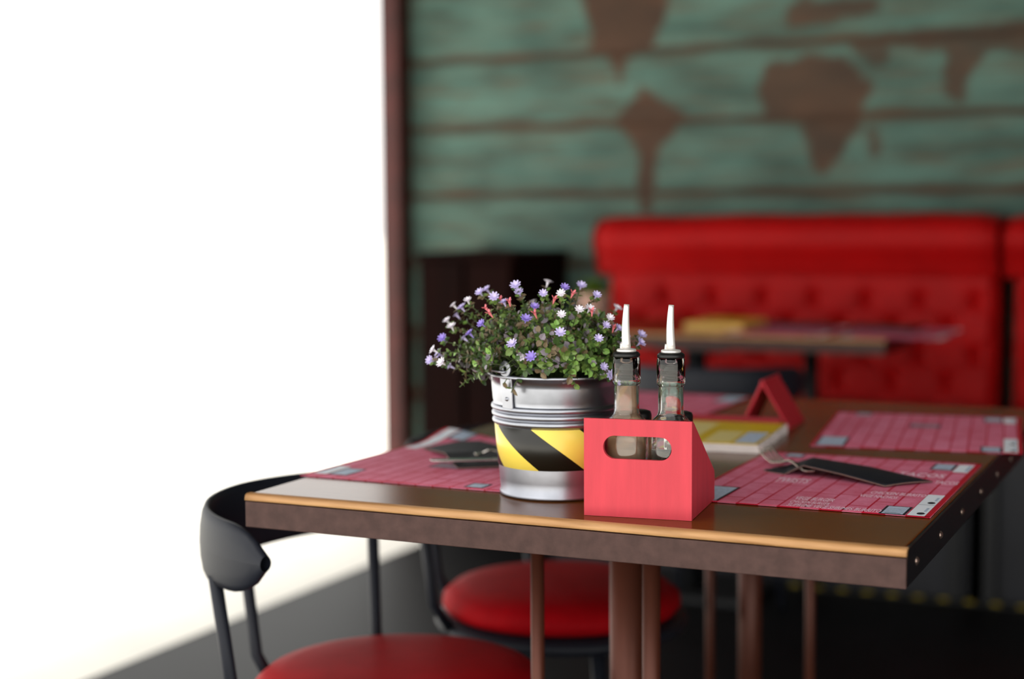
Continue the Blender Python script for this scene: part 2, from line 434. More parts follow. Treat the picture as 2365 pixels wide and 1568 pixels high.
# dark cabinet against the wall on the left
CAB = mat('dark_mahogany', '160301', rough=.7, spec=.08, noise_amt=.3, noise_scale=5, stretch=(3, 3, .6))
cb = empty('wooden_cabinet', (-2.43, 4.80, 0), 0, 'dark mahogany cabinet standing against the green boards left of the flowers', 'cabinet')
MB().box(-.18, .18, .02, .48, .06, .935).build('body', CAB, cb)
MB().box(-.187, .187, 0, .49, .935, .96, bev=.004).build('cabinet_top', CAB, cb)
MB().box(-.17, .17, .04, .46, 0, .06).build('plinth', BLKT, cb)
for s in (-1, 1):
    dr = MB().box(min(s*.008, s*.175), max(s*.008, s*.175), 0, .0199, .075, .925, bev=.003).build('door', CAB, cb)
    MB().tube([(s*.03, -.004, .55), (s*.03, -.018, .56), (s*.03, -.018, .64), (s*.03, -.004, .65)], .004, 8).build('handle', BLACKST, dr)

# ------------------------------------------------------------------ placemats
PM = bpy.data.materials.new('printed_placemat'); PM.use_nodes = True
nt = PM.node_tree; b = nt.nodes['Principled BSDF']; b.inputs['Roughness'].default_value = .6; b.inputs['Specular IOR Level'].default_value = .15
tc = nt.nodes.new('ShaderNodeTexCoord'); sx_ = nt.nodes.new('ShaderNodeSeparateXYZ'); nt.links.new(tc.outputs['Object'], sx_.inputs[0])
def math_(op, a, bb=None, clamp=False):
    n = nt.nodes.new('ShaderNodeMath'); n.operation = op; n.use_clamp = clamp
    for i, q in enumerate((a, bb)):
        if q is None: continue
        if isinstance(q, (int, float)): n.inputs[i].default_value = q
        else: nt.links.new(q, n.inputs[i])
    return n.outputs[0]
# text blocks: columns .045 wide, broken along the depth
mp = nt.nodes.new('ShaderNodeMapping'); mp.inputs['Rotation'].default_value = (0, 0, PI/2)
nt.links.new(tc.outputs['Object'], mp.inputs[0])
br = nt.nodes.new('ShaderNodeTexBrick'); nt.links.new(mp.outputs[0], br.inputs['Vector'])
br.inputs['Color1'].default_value = (1, 1, 1, 1); br.inputs['Color2'].default_value = (.78, .78, .78, 1); br.inputs['Mortar'].default_value = (0, 0, 0, 1)
br.inputs['Scale'].default_value = 1; br.inputs['Mortar Size'].default_value = .0013; br.inputs['Mortar Smooth'].default_value = .2
br.inputs['Brick Width'].default_value = .105; br.inputs['Row Height'].default_value = .0247; br.offset = .37; br.squash = .7; br.squash_frequency = 3
br.inputs['Bias'].default_value = .1
# fine lines of print
ln = math_('SINE', math_('MULTIPLY', sx_.outputs['Y'], 2*PI/.0042))
ln = math_('ADD', math_('MULTIPLY', ln, .25), .6)
nn = nt.nodes.new('ShaderNodeTexNoise'); nn.inputs['Scale'].default_value = 260; nn.inputs['Detail'].default_value = 2
nt.links.new(tc.outputs['Object'], nn.inputs['Vector'])
n3 = nt.nodes.new('ShaderNodeTexNoise'); n3.inputs['Scale'].default_value = 28; n3.inputs['Detail'].default_value = 3
nt.links.new(tc.outputs['Object'], n3.inputs['Vector'])
den = math_('ADD', math_('MULTIPLY', nn.outputs['Fac'], .5), math_('MULTIPLY', n3.outputs['Fac'], .9))
fac = math_('MULTIPLY', math_('MULTIPLY', ln, den), br.outputs['Color'], clamp=True)
r_ = ramp(fac, .0, lin('c20d30'), .62, lin('f79cbc'))
nt.links.new(r_.outputs[0], b.inputs['Base Color'])
MATEDGE = mat('placemat_red_border', 'c2142c', rough=.55, spec=.3)
GREYP = mat('print_grey_blue', 'b9c8dc', rough=.55, noise_amt=.25, noise_scale=320, stretch=(1, 3, 1), spec=.3)
WHITEP = mat('print_white', 'f2f7ff', rough=.55, spec=.3)
DARKP = mat('print_dark', '2a2530', rough=.6, spec=.3)
TXTP = mat('print_pale_pink', 'ffd8ea', rough=.6, spec=.3)
# all printed boxes: (u0,u1,v0,v1,kind) in fractions of the mat
BOXES = [(.03, .155, .02, .245, 'g'), (.815, .895, .008, .122, 'g'), (.912, .978, .006, .35, 'w'), (.815, .895, .825, .94, 'g'), (.91, .975, .79, .95, 'w'), (.12, .19, .91, .97, 'g'), (.44, .58, .60, .68, 'g2')]
TEXTS = [('VEGE BURGER', .436, .118, .021, .047), ('CHICKEN BURGER', .436, .066, .016, .047), ('SUPREME VEGE', .443, .012, .018, .047), ('SHRIMPS BURRITO', .607, .012, .018, .060), ('CHICKEN BURRITO', .688, .300, .019, .066),
         ('VEGE NACHOS', .661, .238, .017, .045), ('TACOS', .885, .545, .024, .029), ('TWISTS', .248, .395, .034, .043), ('TACOS', .70, .66, .030, .06)]
def text_mesh(txt, size_y, width, loc, m_list, mb, mi):
    cu = bpy.data.curves.new('t', 'FONT'); cu.body = txt; cu.size = 1; cu.offset = .018; cu.resolution_u = 2
    ob = bpy.data.objects.new('t', cu); COL.objects.link(ob)
    dg = bpy.context.evaluated_depsgraph_get(); dg.update(); me = bpy.data.meshes.new_from_object(ob.evaluated_get(dg))
    xs = [v.co.x for v in me.vertices]; ys = [v.co.y for v in me.vertices]
    sx = width/(max(xs)-min(xs)); sy = size_y/(max(ys)-min(ys))
    vs = [((v.co.x-min(xs))*sx+loc[0], (v.co.y-min(ys))*sy+loc[1], loc[2]) for v in me.vertices]
    mb.add(vs, [list(p.vertices) for p in me.polygons], mi)
    bpy.data.objects.remove(ob); bpy.data.curves.remove(cu); bpy.data.meshes.remove(me)
MW, MD = .298, .404
def make_mat(loc, rz, label, curl=None, texts=True, name='placemat', group='printed red placemats'):
    t = empty(name, loc, rz, label, 'placemat', group)
    def hz_(x, y):
        z = .0
        if curl:
            cx_, cy_, rr, hh = curl
            d = math.hypot(x-cx_, y-cy_); z += hh*(1-smooth01(0, rr, d))
        return z
    def sheet(u, v):
        x = MW*u; y = MD*v; return (x, y, .0012+hz_(x, y))
    o = MB().grid(sheet, 30, 40, smooth=True).build('sheet', PM, t); solidify(o, .0008)
    bd = MB(); bw = .0045
    for (x0, x1, y0, y1) in ((0, MW, 0, bw*.5), (0, MW, MD-bw, MD), (0, bw, 0, MD), (MW-bw*1.6, MW, 0, MD)):
        nx = max(1, int((x1-x0)/.01)); ny = max(1, int((y1-y0)/.01))
        bd.grid(lambda u, v: (x0+(x1-x0)*u, y0+(y1-y0)*v, .0014+hz_(x0+(x1-x0)*u, y0+(y1-y0)*v)), nx, ny)
    bd.build('border', MATEDGE, t)
    def quad(x0, x1, y0, y1, dz, mi, pb):
        pb.grid(lambda u, v: (x0+(x1-x0)*u, y0+(y1-y0)*v, dz+hz_(x0+(x1-x0)*u, y0+(y1-y0)*v)), 6, 6, mi)
    for (u0, u1, v0, v1, k) in BOXES:
        x0, x1, y0, y1 = u0*MW, u1*MW, v0*MD, v1*MD
        pb = MB()
        if k != 'w':
            quad(x0-.003, x1+.003, y0-.003, y1+.003, .0015, 2, pb)
            quad(x0, x1, y0, y1, .0016, 1 if k == 'w' else (0 if k == 'g' else 3), pb)
            if k == 'g':
                quad(x0+.003, x1-.003, y0+.004, y0+.0055, .00175, 2, pb); quad(x0+.003, x1-.003, y1-.006, y1-.0045, .00175, 1, pb)
        else:
            quad(x0, x1, y0, y1, .0016, 1, pb)
            if v1-v0 > .2:
                quad(x0, x1, (y0+y1)/2-.0004, (y0+y1)/2+.0004, .0018, 2, pb)
                for yb in (y0, (y0+y1)/2):
                    n = 16; k0 = len(pb.v); cx_, cy_ = x0+.013, yb+.014
                    for i in range(n): pb.v.append(Vector((cx_+.0045*math.cos(2*PI*i/n), cy_+.0065*math.sin(2*PI*i/n), .0018)))
                    pb.f.append(list(range(k0, k0+n))); pb.mi.append(2); pb.sm.append(False)
                    quad(x0+.014, x0+.017, yb+.027, yb+.050, .0018, 0, pb)
            else: quad(x0+.014, x0+.018, y0+.010, y1-.010, .0018, 0, pb)
        pb.build('printed_panel', [GREYP, WHITEP, DARKP, mat('print_grey_pink', 'a890a0', rough=.55, spec=.3)], t)
    if texts:
        for (s, u, v, hy, wx) in TEXTS:
            tb = MB(); text_mesh(s, hy*MD if hy > 1 else hy, wx, (u*MW, v*MD, .0017), None, tb, 0); tb.build('printed_word', TXTP, t)
    return t
ZT = .7503
make_mat((-.606, 1.757, ZT), R(.3), 'red printed placemat at the near right corner, under the black cutlery sleeve with the fork')
a = math.atan2(.048, .285)
make_mat((-.567, 2.238, ZT), R(7.5), 'red printed placemat at the far right of the table, with nothing lying on it', texts=False)
# the left-hand diners' mats face the other way
make_mat((-.812, 2.122, ZT), PI+R(-1), 'red printed placemat left of the bucket with a curled back corner', curl=(MW+.0, -.005, .10, .012), texts=False)
make_mat((-.815, 2.795, ZT), PI, 'red printed placemat far back on the table, behind the bottles and the bucket', texts=False)

# ------------------------------------------------------------------ cutlery sleeves and cutlery
BLKP = mat('black_paper', '16161f', rough=.6, noise_amt=.15, noise_scale=60)
BLKE = mat('paper_cut_edge', '8a6f66', rough=.7)
def paper(name, pts_l, pts_r, zs, label, cat, mat_, group=None):
    """strip of folded paper: left and right edge points, heights"""
    mb = MB(); n = len(pts_l)
    def f(u, v):
        k = u*(n-1); i = min(int(k), n-2); t = k-i
        L = Vector(pts_l[i]).lerp(Vector(pts_l[i+1]), t); Rr = Vector(pts_r[i]).lerp(Vector(pts_r[i+1]), t)
        z = zs[i]*(1-t)+zs[i+1]*t
        p = L.lerp(Rr, v); return (p.x, p.y, z+.0015*math.sin(v*PI))
    mb.grid(f, 24, 6)
    o = mb.build(name, [mat_, BLKE]); solidify(o, .0012, 1)
    o.modifiers['s'].material_offset_rim = 1
    return tag(o, label, cat, group)
ZM = ZT+.0022
paper('cutlery_sleeve',
      [(-.568, 1.995), (-.548, 2.045), (-.513, 2.045), (-.43, 2.015), (-.345, 1.985)],
      [(-.562, 1.988), (-.533, 1.972), (-.508, 1.975), (-.452, 1.945), (-.393, 1.928)],
      [ZM, ZM+.0005, ZM+.013, ZM+.010, ZM+.0015], 'black folded paper cutlery sleeve lying on the near right placemat', 'sleeve', BLKP, 'black cutlery sleeves')
STEEL = mat('polished_steel', 'c9c6c2', rough=.18, metal=1)
OLDST = mat('cutlery_steel', 'b8aca0', rough=.25, metal=1)
def fork(loc, rz, label, name='fork', tilt=0, ln=.17):
    """tines along +x"""
    mb = MB()
    # handle and neck: flat bar; profile along x
    def bar(xs, ws, zs, th=.0022):
        k = len(mb.v); n = len(xs)
        for x, w, z in zip(xs, ws, zs):
            for (yy, zz_) in ((-w, -th/2), (w, -th/2), (w, th/2), (-w, th/2)): mb.v.append(Vector((x, yy, z+zz_)))
        for i in range(n-1):
            for q in range(4):
                q2 = (q+1) % 4; mb.f.append([k+i*4+q, k+i*4+q2, k+(i+1)*4+q2, k+(i+1)*4+q]); mb.mi.append(0); mb.sm.append(False)
        mb.f.append([k, k+1, k+2, k+3][::-1]); mb.mi.append(0); mb.sm.append(False)
        e = k+(n-1)*4; mb.f.append([e, e+1, e+2, e+3]); mb.mi.append(0); mb.sm.append(False)
    h = ln-.075
    bar([-h, -h*.9, -h*.55, -h*.25, 0, .012, .026, .034], [.006, .008, .0045, .0028, .003, .0065, .0115, .0122], [.003, .003, .004, .0075, .0085, .004, .0015, .002])
    for k in range(4):
        y = -.0102+k*.0068
        pts = [(.033, y, .002), (.045, y, .0045), (.058, y, .009), (.072, y*.93, .016)]
        mb.tube(pts, [.0019, .0018, .0016, .0009], 6)
    o = mb.build(name, OLDST, None, loc, rz); bevel(o, .0006); o.rotation_euler = (0, tilt, rz)
    return tag(o, label, 'fork')
fork((-.536, 2.008, ZM+.0045), math.atan2(.50, -.46), 'steel fork with its tines out of the black sleeve on the near right placemat', ln=.135)
# left sleeve, wide and open
lm_ = MB()
lpts = [(-1.075, 1.985), (-1.056, 2.057), (-1.028, 2.078), (-.90, 1.99), (-.86, 1.90), (-.944, 1.842), (-1.005, 1.919)]
lz = [.0, .001, .001, .001, .001, .0005, .0065]
k = len(lm_.v); cxy = (sum(p[0] for p in lpts)/7, sum(p[1] for p in lpts)/7)
lm_.v = [Vector((p[0], p[1], ZM+z)) for p, z in zip(lpts, lz)]+[Vector((cxy[0], cxy[1], ZM+.003))]
lm_.f = [[i, (i+1) % 7, 7][::-1] for i in range(7)]; lm_.mi = [0]*7; lm_.sm = [False]*7
lo = lm_.build('cutlery_sleeve', [BLKP, BLKE]); solidify(lo, .0012, 1); lo.modifiers['s'].material_offset_rim = 1
tag(lo, 'black paper cutlery sleeve lying left of the bucket', 'sleeve', 'black cutlery sleeves')
fork((-.935, 1.93, ZM+.006), R(35), 'small steel fork on the black sleeve half hidden by the bucket', ln=.10)
kn = MB()
kb = [(-.075, .0), (-.072, .006), (-.06, .0085), (-.02, .0072), (.0, .006), (.045, .0088), (.075, .007), (.09, .0), (.075, -.005), (0, -.0055), (-.02, -.0072), (-.06, -.0085), (-.072, -.006)]
kn.prism(kb, 0, .0028); ko = kn.build('table_knife', STEEL, None, (-.925, 1.885, ZM+.0062), R(28)); bevel(ko, .0008)
tag(ko, 'steel knife beside the small fork on the black sleeve left of the bucket', 'knife')

# ------------------------------------------------------------------ yellow menus
YEL = mat('menu_yellow', 'd8b416', rough=.5, noise_amt=.06, noise_scale=20)
YEL2 = mat('menu_pale_yellow', 'e2cf86', rough=.5)
PAGE = mat('menu_page_edges', 'e6dcd8', rough=.8, noise_amt=.12, noise_scale=60, stretch=(1, 1, 12))
def make_menu(loc, rz, w, d, th, label, pm=None, boxes=((.10, .52, .06, .9, 0), (.61, .79, .05, .52, 0), (.82, .965, .05, .52, 1))):
    t = empty('menu_booklet', loc, rz, label, 'menu', 'yellow menus')
    pg = MB()
    def ed(u, v): return (u, v)
    n = 40; ring = []
    for i in range(n): ring.append((w*i/n, .0015*math.sin(i*.7)))
    for i in range(n): ring.append((w+.002*math.sin(i*1.1)+.003*noise.noise(Vector((i*.6, 0, 0))), d*i/n))
    ring += [(w, d), (0, d)]
    pg.prism(ring, 0, th-.0012); pg.build('pages', pm or PAGE, t)
    cv = MB().box(.001, w-.003, .001, d-.001, th-.0011, th, bev=.0003).build('cover', YEL, t)
    for (a0, a1, b0, b1, mi) in boxes:
        MB().box(a0*w, a1*w, b0*d, b1*d, th, th+.0003).build('printed_panel', (YEL2, GREYP)[mi], t)
    return t
make_menu((-.829, 2.122, ZT), R(5), .214, .232, .013, 'yellow menu with ragged white page edges behind the red carrier')
make_menu((-1.475, 4.34, ZT), 0, .175, .26, .022, 'blurred yellow menu stack on the rear table', mat('tan_pages', 'dcae62', rough=.7), ((.15, .4, .2, .3, 0),))
# red folded card standing behind the menu
REDC = mat('red_card', 'b8182c', rough=.5, noise_amt=.06, noise_scale=30)
ct = empty('folded_card', (-.722, 2.40, ZT), 0, 'red folded card standing as an upside-down V behind the yellow menu', 'card')
tm = MB(); L0 = (0, 0); AP = (.036, .077); L1 = (.083, 0)
for (p, q) in ((L0, AP), (AP, L1)):
    d_ = Vector((q[0]-p[0], 0, q[1]-p[1])).normalized(); nrm = Vector((d_.z, 0, -d_.x))*.0045
    if p == L0: nrm = nrm
    vs = []
    for yy in (0, .11):
        sh = -.004 if yy else 0
        for (c_, s_) in ((p, 0), (q, 0), (q, 1), (p, 1)):
            vs.append(Vector((c_[0]+sh, yy, c_[1]))+(nrm*s_ if p == L0 else nrm*s_))
    if p == AP: vs = [v+Vector((0, 0, 0)) for v in vs]
    for v in vs: v.z = max(v.z, 0)
    tm.add(vs, [[0, 1, 2, 3], [7, 6, 5, 4], [0, 4, 5, 1], [1, 5, 6, 2], [2, 6, 7, 3], [3, 7, 4, 0]])
tmo = tm.build('tent', REDC, ct); bevel(tmo, .0012)
tr_ = MB().box(-.12, .076, -.030, -.0245, 0, .021, bev=.001)
for i in range(24): tr_.box(-.117+i*.008, -.113+i*.008, -.0307, -.0300, .004, .016)
tro = tr_.build('base_flap', mat('red_card_dark', '8f1022', rough=.6), ct)
MB().box(-.12, .076, -.026, .002, 0, .0012).build('fold', REDC, ct)

# ------------------------------------------------------------------ red wooden carrier with bottles
CARR = mat('painted_red_board', 'ca3a48', rough=.55, noise_amt=.07, noise_scale=12, stretch=(6, 6, .7), bump=.12, bump_scale=90)
CW, CD, CH = .1245, .136, .1115
cg = empty('bottle_carrier', (-.6715, 1.6245, ZT), math.atan2(.015, .123), 'red wooden carrier with a long hand slot, holding two pourer bottles', 'carrier')
# front board with slot
def front_board():
    bm = bmesh.new(); N = 14
    sx0, sx1, zc, hr = .0225, .1015, .0795, .0132
    outer = []; inner = []
    for i in range(N+1):
        a = -PI/2+PI*i/N; inner.append((sx1-hr+hr*math.cos(a), zc+hr*math.sin(a)))
    for i in range(N+1):
        a = PI/2+PI*i/N; inner.append((sx0+hr+hr*math.cos(a), zc+hr*math.sin(a)))
    outer = [(0, 0), (CW, 0), (CW, CH), (0, CH)]
    from mathutils.geometry import tessellate_polygon
    tri = tessellate_polygon([[Vector((x, z, 0)) for x, z in outer], [Vector((x, z, 0)) for x, z in inner]])
    pts = outer+inner; n = len(pts); mb = MB(); T = .0055; ni = len(inner)
    vs = [(x, 0, z) for x, z in pts]+[(x, T, z) for x, z in pts]
    fs = []
    for t3 in tri:
        a_, b_, c_ = [Vector((pts[q][0], pts[q][1])) for q in t3]
        ccw = (b_-a_).x*(c_-a_).y-(b_-a_).y*(c_-a_).x > 0
        t3 = list(t3) if ccw else list(t3)[::-1]
        fs.append(t3); fs.append([q+n for q in t3[::-1]])
    for i in range(4): fs.append([i, n+i, n+(i+1) % 4, (i+1) % 4])
    for i in range(ni):
        a_, b_ = 4+i, 4+(i+1) % ni; fs.append([a_, b_, n+b_, n+a_])
    mb.add(vs, fs)
    return mb
front_board().build('front_board', CARR, cg)
side = [(.0056, 0), (CD, 0), (CD, .031), (CD-.003, .037), (.0056+.008, CH-.0035), (.0056, CH)]
for xx in (0, CW-.005):
    mb = MB(); n = len(side)
    mb.add([(xx, y, z) for y, z in side]+[(xx+.005, y, z) for y, z in side], [list(range(n))[::-1], list(range(n, 2*n))]+[[i, (i+1) % n, n+(i+1) % n, n+i] for i in range(n)])
    bevel(mb.build('side_board', CARR, cg), .0006)
MB().box(.005, CW-.005, CD-.005, CD, 0, .031).build('back_board', CARR, cg)
MB().box(.005, CW-.005, .0056, CD-.005, 0.0005, .004).build('bottom_board', CARR, cg)

GLASS = bpy.data.materials.new('clear_glass'); GLASS.use_nodes = True
b = GLASS.node_tree.nodes['Principled BSDF']; b.inputs['Transmission Weight'].default_value = 1; b.inputs['Roughness'].default_value = .03; b.inputs['IOR'].default_value = 1.48
b.inputs['Base Color'].default_value = (.97, .985, .97, 1)
OIL = bpy.data.materials.new('amber_oil'); OIL.use_nodes = True
b = OIL.node_tree.nodes['Principled BSDF']; b.inputs['Transmission Weight'].default_value = .75; b.inputs['Roughness'].default_value = .15; b.inputs['IOR'].default_value = 1.2; b.inputs['Base Color'].default_value = (.9, .62, .42, 1)
RUB = mat('black_rubber', '141414', rough=.4)
CHROME = mat('bright_metal', 'f6f2ee', rough=.32, metal=.5)
def make_bottle(loc, rz, label, oil):
    t = empty('pourer_bottle', loc, rz, label, 'bottle', 'pourer bottles in the red carrier')
    prof_o = [(.0001, 0), (.0225, 0), (.0245, .002), (.0250, .006), (.0250, .090), (.0245, .0965), (.0222, .1025), (.0185, .1065), (.0160, .1088), (.0148, .112), (.0145, .116), (.0145, .1425), (.0150, .1435), (.0160, .1445), (.0162, .148), (.0162, .168), (.0158, .1735), (.0148, .1745)]
    prof_i = [(.0118, .1745), (.0118, .1445), (.0120, .116), (.0130, .111), (.0170, .1045), (.0208, .099), (.0225, .094), (.0227, .008), (.021, .005), (.0001, .0045)]
    MB().lathe(prof_o+prof_i, n=56).build('glass_body', GLASS, t)
    if oil:
        MB().lathe([(.0001, .005), (.0205, .0055), (.0222, .009), (.0222, .093), (.020, .0985), (.0165, .104), (.0125, .1105), (.0115, .116), (.0113, .143), (.0001, .143)], n=48).build('oil', OIL, t)
    else:
        MB().lathe([(.0001, .005), (.0205, .0055), (.0222, .009), (.0222, .070), (.0001, .070)], n=48).build('vinegar', mat('pale_vinegar', 'f2ecdc', rough=.05, trans=.95, ior=1.33), t)
    rp = [(.0001, .1475)]
    for k in range(5):
        z = .148+k*.0055; rp += [(.0070, z), (.0112, z+.0008), (.0112, z+.0018), (.0070, z+.0026)]
    rp += [(.0070, .176), (.0001, .176)]
    MB().lathe(rp, n=32).build('stopper', RUB, t)
    MB().lathe([(.0001, .1748), (.0150, .1748), (.0158, .1762), (.0156, .1785), (.0135, .1805), (.0001, .1808)], n=40).build('seal_ring', RUB, t)
    MB().lathe([(.0001, .1808), (.0112, .1808), (.0115, .1825), (.0105, .1840), (.0052, .1848), (.0045, .188)], n=36).build('collar', CHROME, t)
    sp = MB(); pts = []; rad = []
    for i in range(13):
        f_ = i/12; pts.append((-.0010*math.sin(f_*PI)+.0004*f_, 0, .186+.049*f_)); rad.append(.0052-.0022*f_**1.5)
    sp.tube(pts, rad, 16); sp.build('spout', CHROME, t)
    MB().tube([(-.0062, .0005, .1835), (-.0058, .0005, .1905)], [.0014, .0011], 8).build('air_tube', CHROME, t)
    return t
cm = Matrix.Rotation(cg.rotation_euler.z, 3, 'Z')
def inc(u, v, z=.0042): p = cm @ Vector((u, v, 0)); return (cg.location.x+p.x, cg.location.y+p.y, ZT+z)
make_bottle(inc(.0405, .037), YAW+.1, 'left pourer bottle in the red carrier, its neck amber', True)
make_bottle(inc(.0925, .037), YAW+.1, 'right pourer bottle in the red carrier, its neck clear', False)
for (u, lab) in ((.0368, 'black-capped shaker behind and between the two pourer bottles'), (.0868, 'black-capped shaker just right of the clear pourer bottle neck')):
    t = empty('glass_shaker', inc(u, .105), 0, lab, 'shaker', 'black-capped shakers')
    MB().lathe([(.0001, 0), (.0175, 0), (.0185, .002), (.0185, .078), (.0165, .086), (.0150, .088), (.0135, .088), (.0150, .085), (.0165, .076), (.0165, .004), (.0001, .003)], n=40).build('glass_body', GLASS, t)
    MB().lathe([(.0168, .084), (.0172, .085), (.0172, .100), (.0160, .1035), (.0120, .105), (.0001, .1055)], n=40).build('cap', RUB, t)

# ------------------------------------------------------------------ galvanised bucket
GALV = mat('galvanised_steel', 'a6a9b2', rough=.36, metal=1, noise_amt=.10, noise_scale=28, bump=.10, bump_scale=45)
BX, BY = -.76, 1.75
bk = empty('galvanised_bucket', (BX, BY, ZT), 0, 'galvanised steel bucket with a black and yellow striped band, full of flowers', 'bucket')
def br_(z): return .0685+(.0805-.0685)*z/.148
prof = [(.0001, .004), (.066, .004), (.0665, .0), (.0695, 0), (.0705, .002), (.0700, .0045), (.0688, .006)]
for z in (.02, .035, .05, .07, .085): prof.append((br_(z), z))
for zc in (.092, .1005, .109):
    for i in range(7):
        a = -PI/2+PI*i/6; prof.append((br_(zc)+.0030*math.cos(a)-.0001, zc+.0036*math.sin(a)))
    prof.append((br_(zc+.0042)-.0006, zc+.0042))
prof += [(br_(.118), .118), (br_(.135), .135), (br_(.146), .146)]
for i in range(9):
    a = -PI/2+1.45*PI*i/8; prof.append((br_(.148)+.0012+.0024*math.cos(a), .1482+.0024*math.sin(a)))
prof += [(br_(.14)-.0012, .14), (br_(.10)-.0012, .10), (br_(.02)-.0012, .012), (.0001, .012)]
MB().lathe(prof, n=128).build('body', GALV, bk)
# striped band
TAPE = bpy.data.materials.new('hazard_tape'); TAPE.use_nodes = True
nt = TAPE.node_tree; b = nt.nodes['Principled BSDF']; b.inputs['Roughness'].default_value = .32
tc = nt.nodes.new('ShaderNodeTexCoord'); sx_ = nt.nodes.new('ShaderNodeSeparateXYZ'); nt.links.new(tc.outputs['Object'], sx_.inputs[0])
ang = math_('ARCTAN2', sx_.outputs['Y'], sx_.outputs['X'])
# arc length along the band, slanted stripes falling to the right
arc = math_('MULTIPLY', ang, .0735)
ph = math_('ADD', arc, math_('MULTIPLY', sx_.outputs['Z'], 1.33))
PERIOD = 2*PI*.0735/4
TAPE_OFF = PERIOD*.5
off = math_('ADD', ph, 10*PERIOD+TAPE_OFF)
fr = math_('MODULO', off, PERIOD)
st = math_('LESS_THAN', fr, PERIOD*.5)
r_ = ramp(st, .45, lin('f4da5c'), .55, lin('17150f'))
r_.color_ramp.interpolation = 'CONSTANT'; r_.color_ramp.elements[0].position = 0; r_.color_ramp.elements[1].position = .5
nt.links.new(r_.outputs[0], b.inputs['Base Color'])
tp = MB().lathe([(br_(.037)+.0001, .037), (br_(.037)+.0007, .0372), (br_(.0865)+.0007, .0865), (br_(.0868)+.0001, .0868)], n=128)
tpo = tp.build('striped_band', TAPE, bk); tpo['label'] = 'black and yellow diagonal striped band'
# ears and bail handle; the near ear sits on the left front
toc = Vector((-fw.x, -fw.y, 0)).normalized(); hr = Vector((r2.x, r2.y, 0)).normalized()
ea = math.atan2((toc*.66-hr*.75).y, (toc*.66-hr*.75).x)
for k, a in enumerate((ea, ea+PI)):
    d_ = Vector((math.cos(a), math.sin(a), 0)); tt = Vector((-math.sin(a), math.cos(a), 0))
    # tab riveted on the wall, loop standing above the rim
    mb = MB()
    pts = []
    def P(s, z, o_): return tuple(d_*(br_(min(z, .15))+o_)+tt*s+Vector((0, 0, z)))
    tabs = [(-.009, .110), (.009, .110), (.0105, .150), (-.0105, .150)]
    vs = [P(s, z, .0005) for s, z in tabs]+[P(s, z, .0025) for s, z in tabs]
    mb.add(vs, [[0, 1, 2, 3][::-1], [4, 5, 6, 7], [0, 1, 5, 4], [1, 2, 6, 5], [2, 3, 7, 6], [3, 0, 4, 7]])
    n = 20; R1, R0 = .0098, .0030; zc = .1585
    ring = []
    k0 = len(mb.v)
    for i in range(n):
        g_ = 2*PI*i/n
        for (rr, oo) in ((R0, .0), (R1, .0), (R1, .003), (R0, .003)): mb.v.append(Vector(P(rr*math.cos(g_), zc+rr*math.sin(g_), oo+.0005)) )
    for i in range(n):
        j = (i+1) % n
        for q in range(4):
            q2 = (q+1) % 4; mb.f.append([k0+i*4+q, k0+i*4+q2, k0+j*4+q2, k0+j*4+q]); mb.mi.append(0); mb.sm.append(False)
    e_ = mb.build('ear', GALV, bk); bevel(e_, .0006)
    rv = MB().lathe([(.0001, .0022), (.0018, .0018), (.0028, 0)], n=12)
    rot = Vector((0, 0, 1)).rotation_difference(d_).to_matrix(); rv.v = [rot @ v+Vector(P(0, .122, .0025)) for v in rv.v]
    rv.build('rivet', GALV, e_)
# bail handle lying back, hooked through both ears
pts = []
A = Vector((math.cos(ea), math.sin(ea), 0)); Bp = Vector((-A.y, A.x, 0))
if Bp.dot(toc) > 0: Bp = -Bp
for i in range(33):
    g_ = PI*i/32; rr = .0865
    pts.append(A*(rr*math.cos(g_))+Bp*(rr*math.sin(g_)*.96)+Vector((0, 0, .1545+.0035*math.sin(g_))))
pts = [A*.0790+Vector((0, 0, .1560))]+[p for p in pts]+[-A*.0790+Vector((0, 0, .1560))]
MB().tube(pts, .0018, 8).build('bail_handle', GALV, bk)

# ------------------------------------------------------------------ flowering plant
plant = empty('flowering_plant', (BX, BY, ZT), 0, 'bushy artificial plant with tiny lilac and white flowers growing out of the bucket', 'plant')
SOIL = mat('dark_soil', '1c1712', rough=.9, noise_amt=.4, noise_scale=120, bump=.8, bump_scale=140)
MB().lathe([(.0001, .128), (.04, .127), (.075, .120), (.076, .110), (.0001, .108)], n=40).build('soil', SOIL, plant)
LEAFC = [mat('leaf_mid_green', '6b8440', rough=.4, spec=.5), mat('leaf_dark_green', '3b5426', rough=.45), mat('leaf_bronze', '75654c', rough=.5), mat('leaf_fresh_green', '86b058', rough=.4), mat('leaf_grey_mauve', '8f8690', rough=.5)]
STEM = mat('stem_green_brown', '4a5a30', rough=.6)
rng = random.Random(11)
leaf = MB(); stems = MB(); lf_ = None
EAR = Vector((math.cos(ea), math.sin(ea), 0))*.082+Vector((0, 0, .158))
def add_leaf(p, d, up_, L, mi):
    q_ = p+d.normalized()*L*.5-EAR
    if q_.dot(toc) > -.012 and math.hypot(q_.dot(hr), q_.z) < .0185 and leaf is not lf_: return
    d = d.normalized(); s_ = d.cross(up_)
    if s_.length < 1e-4: s_ = Vector((1, 0, 0))
    s_.normalize(); n_ = s_.cross(d).normalized()
    w = L*.42; f_ = L*.10
    vs = [p, p+d*L*.30+s_*w*.85+n_*f_, p+d*L*.68+s_*w*.8+n_*f_, p+d*L, p+d*L*.68-s_*w*.8+n_*f_, p+d*L*.30-s_*w*.85+n_*f_, p+d*L*.5-n_*f_*.2]
    leaf.add(vs, [[0, 1, 6], [1, 2, 6], [2, 3, 6], [3, 4, 6], [4, 5, 6], [5, 0, 6]], mi)
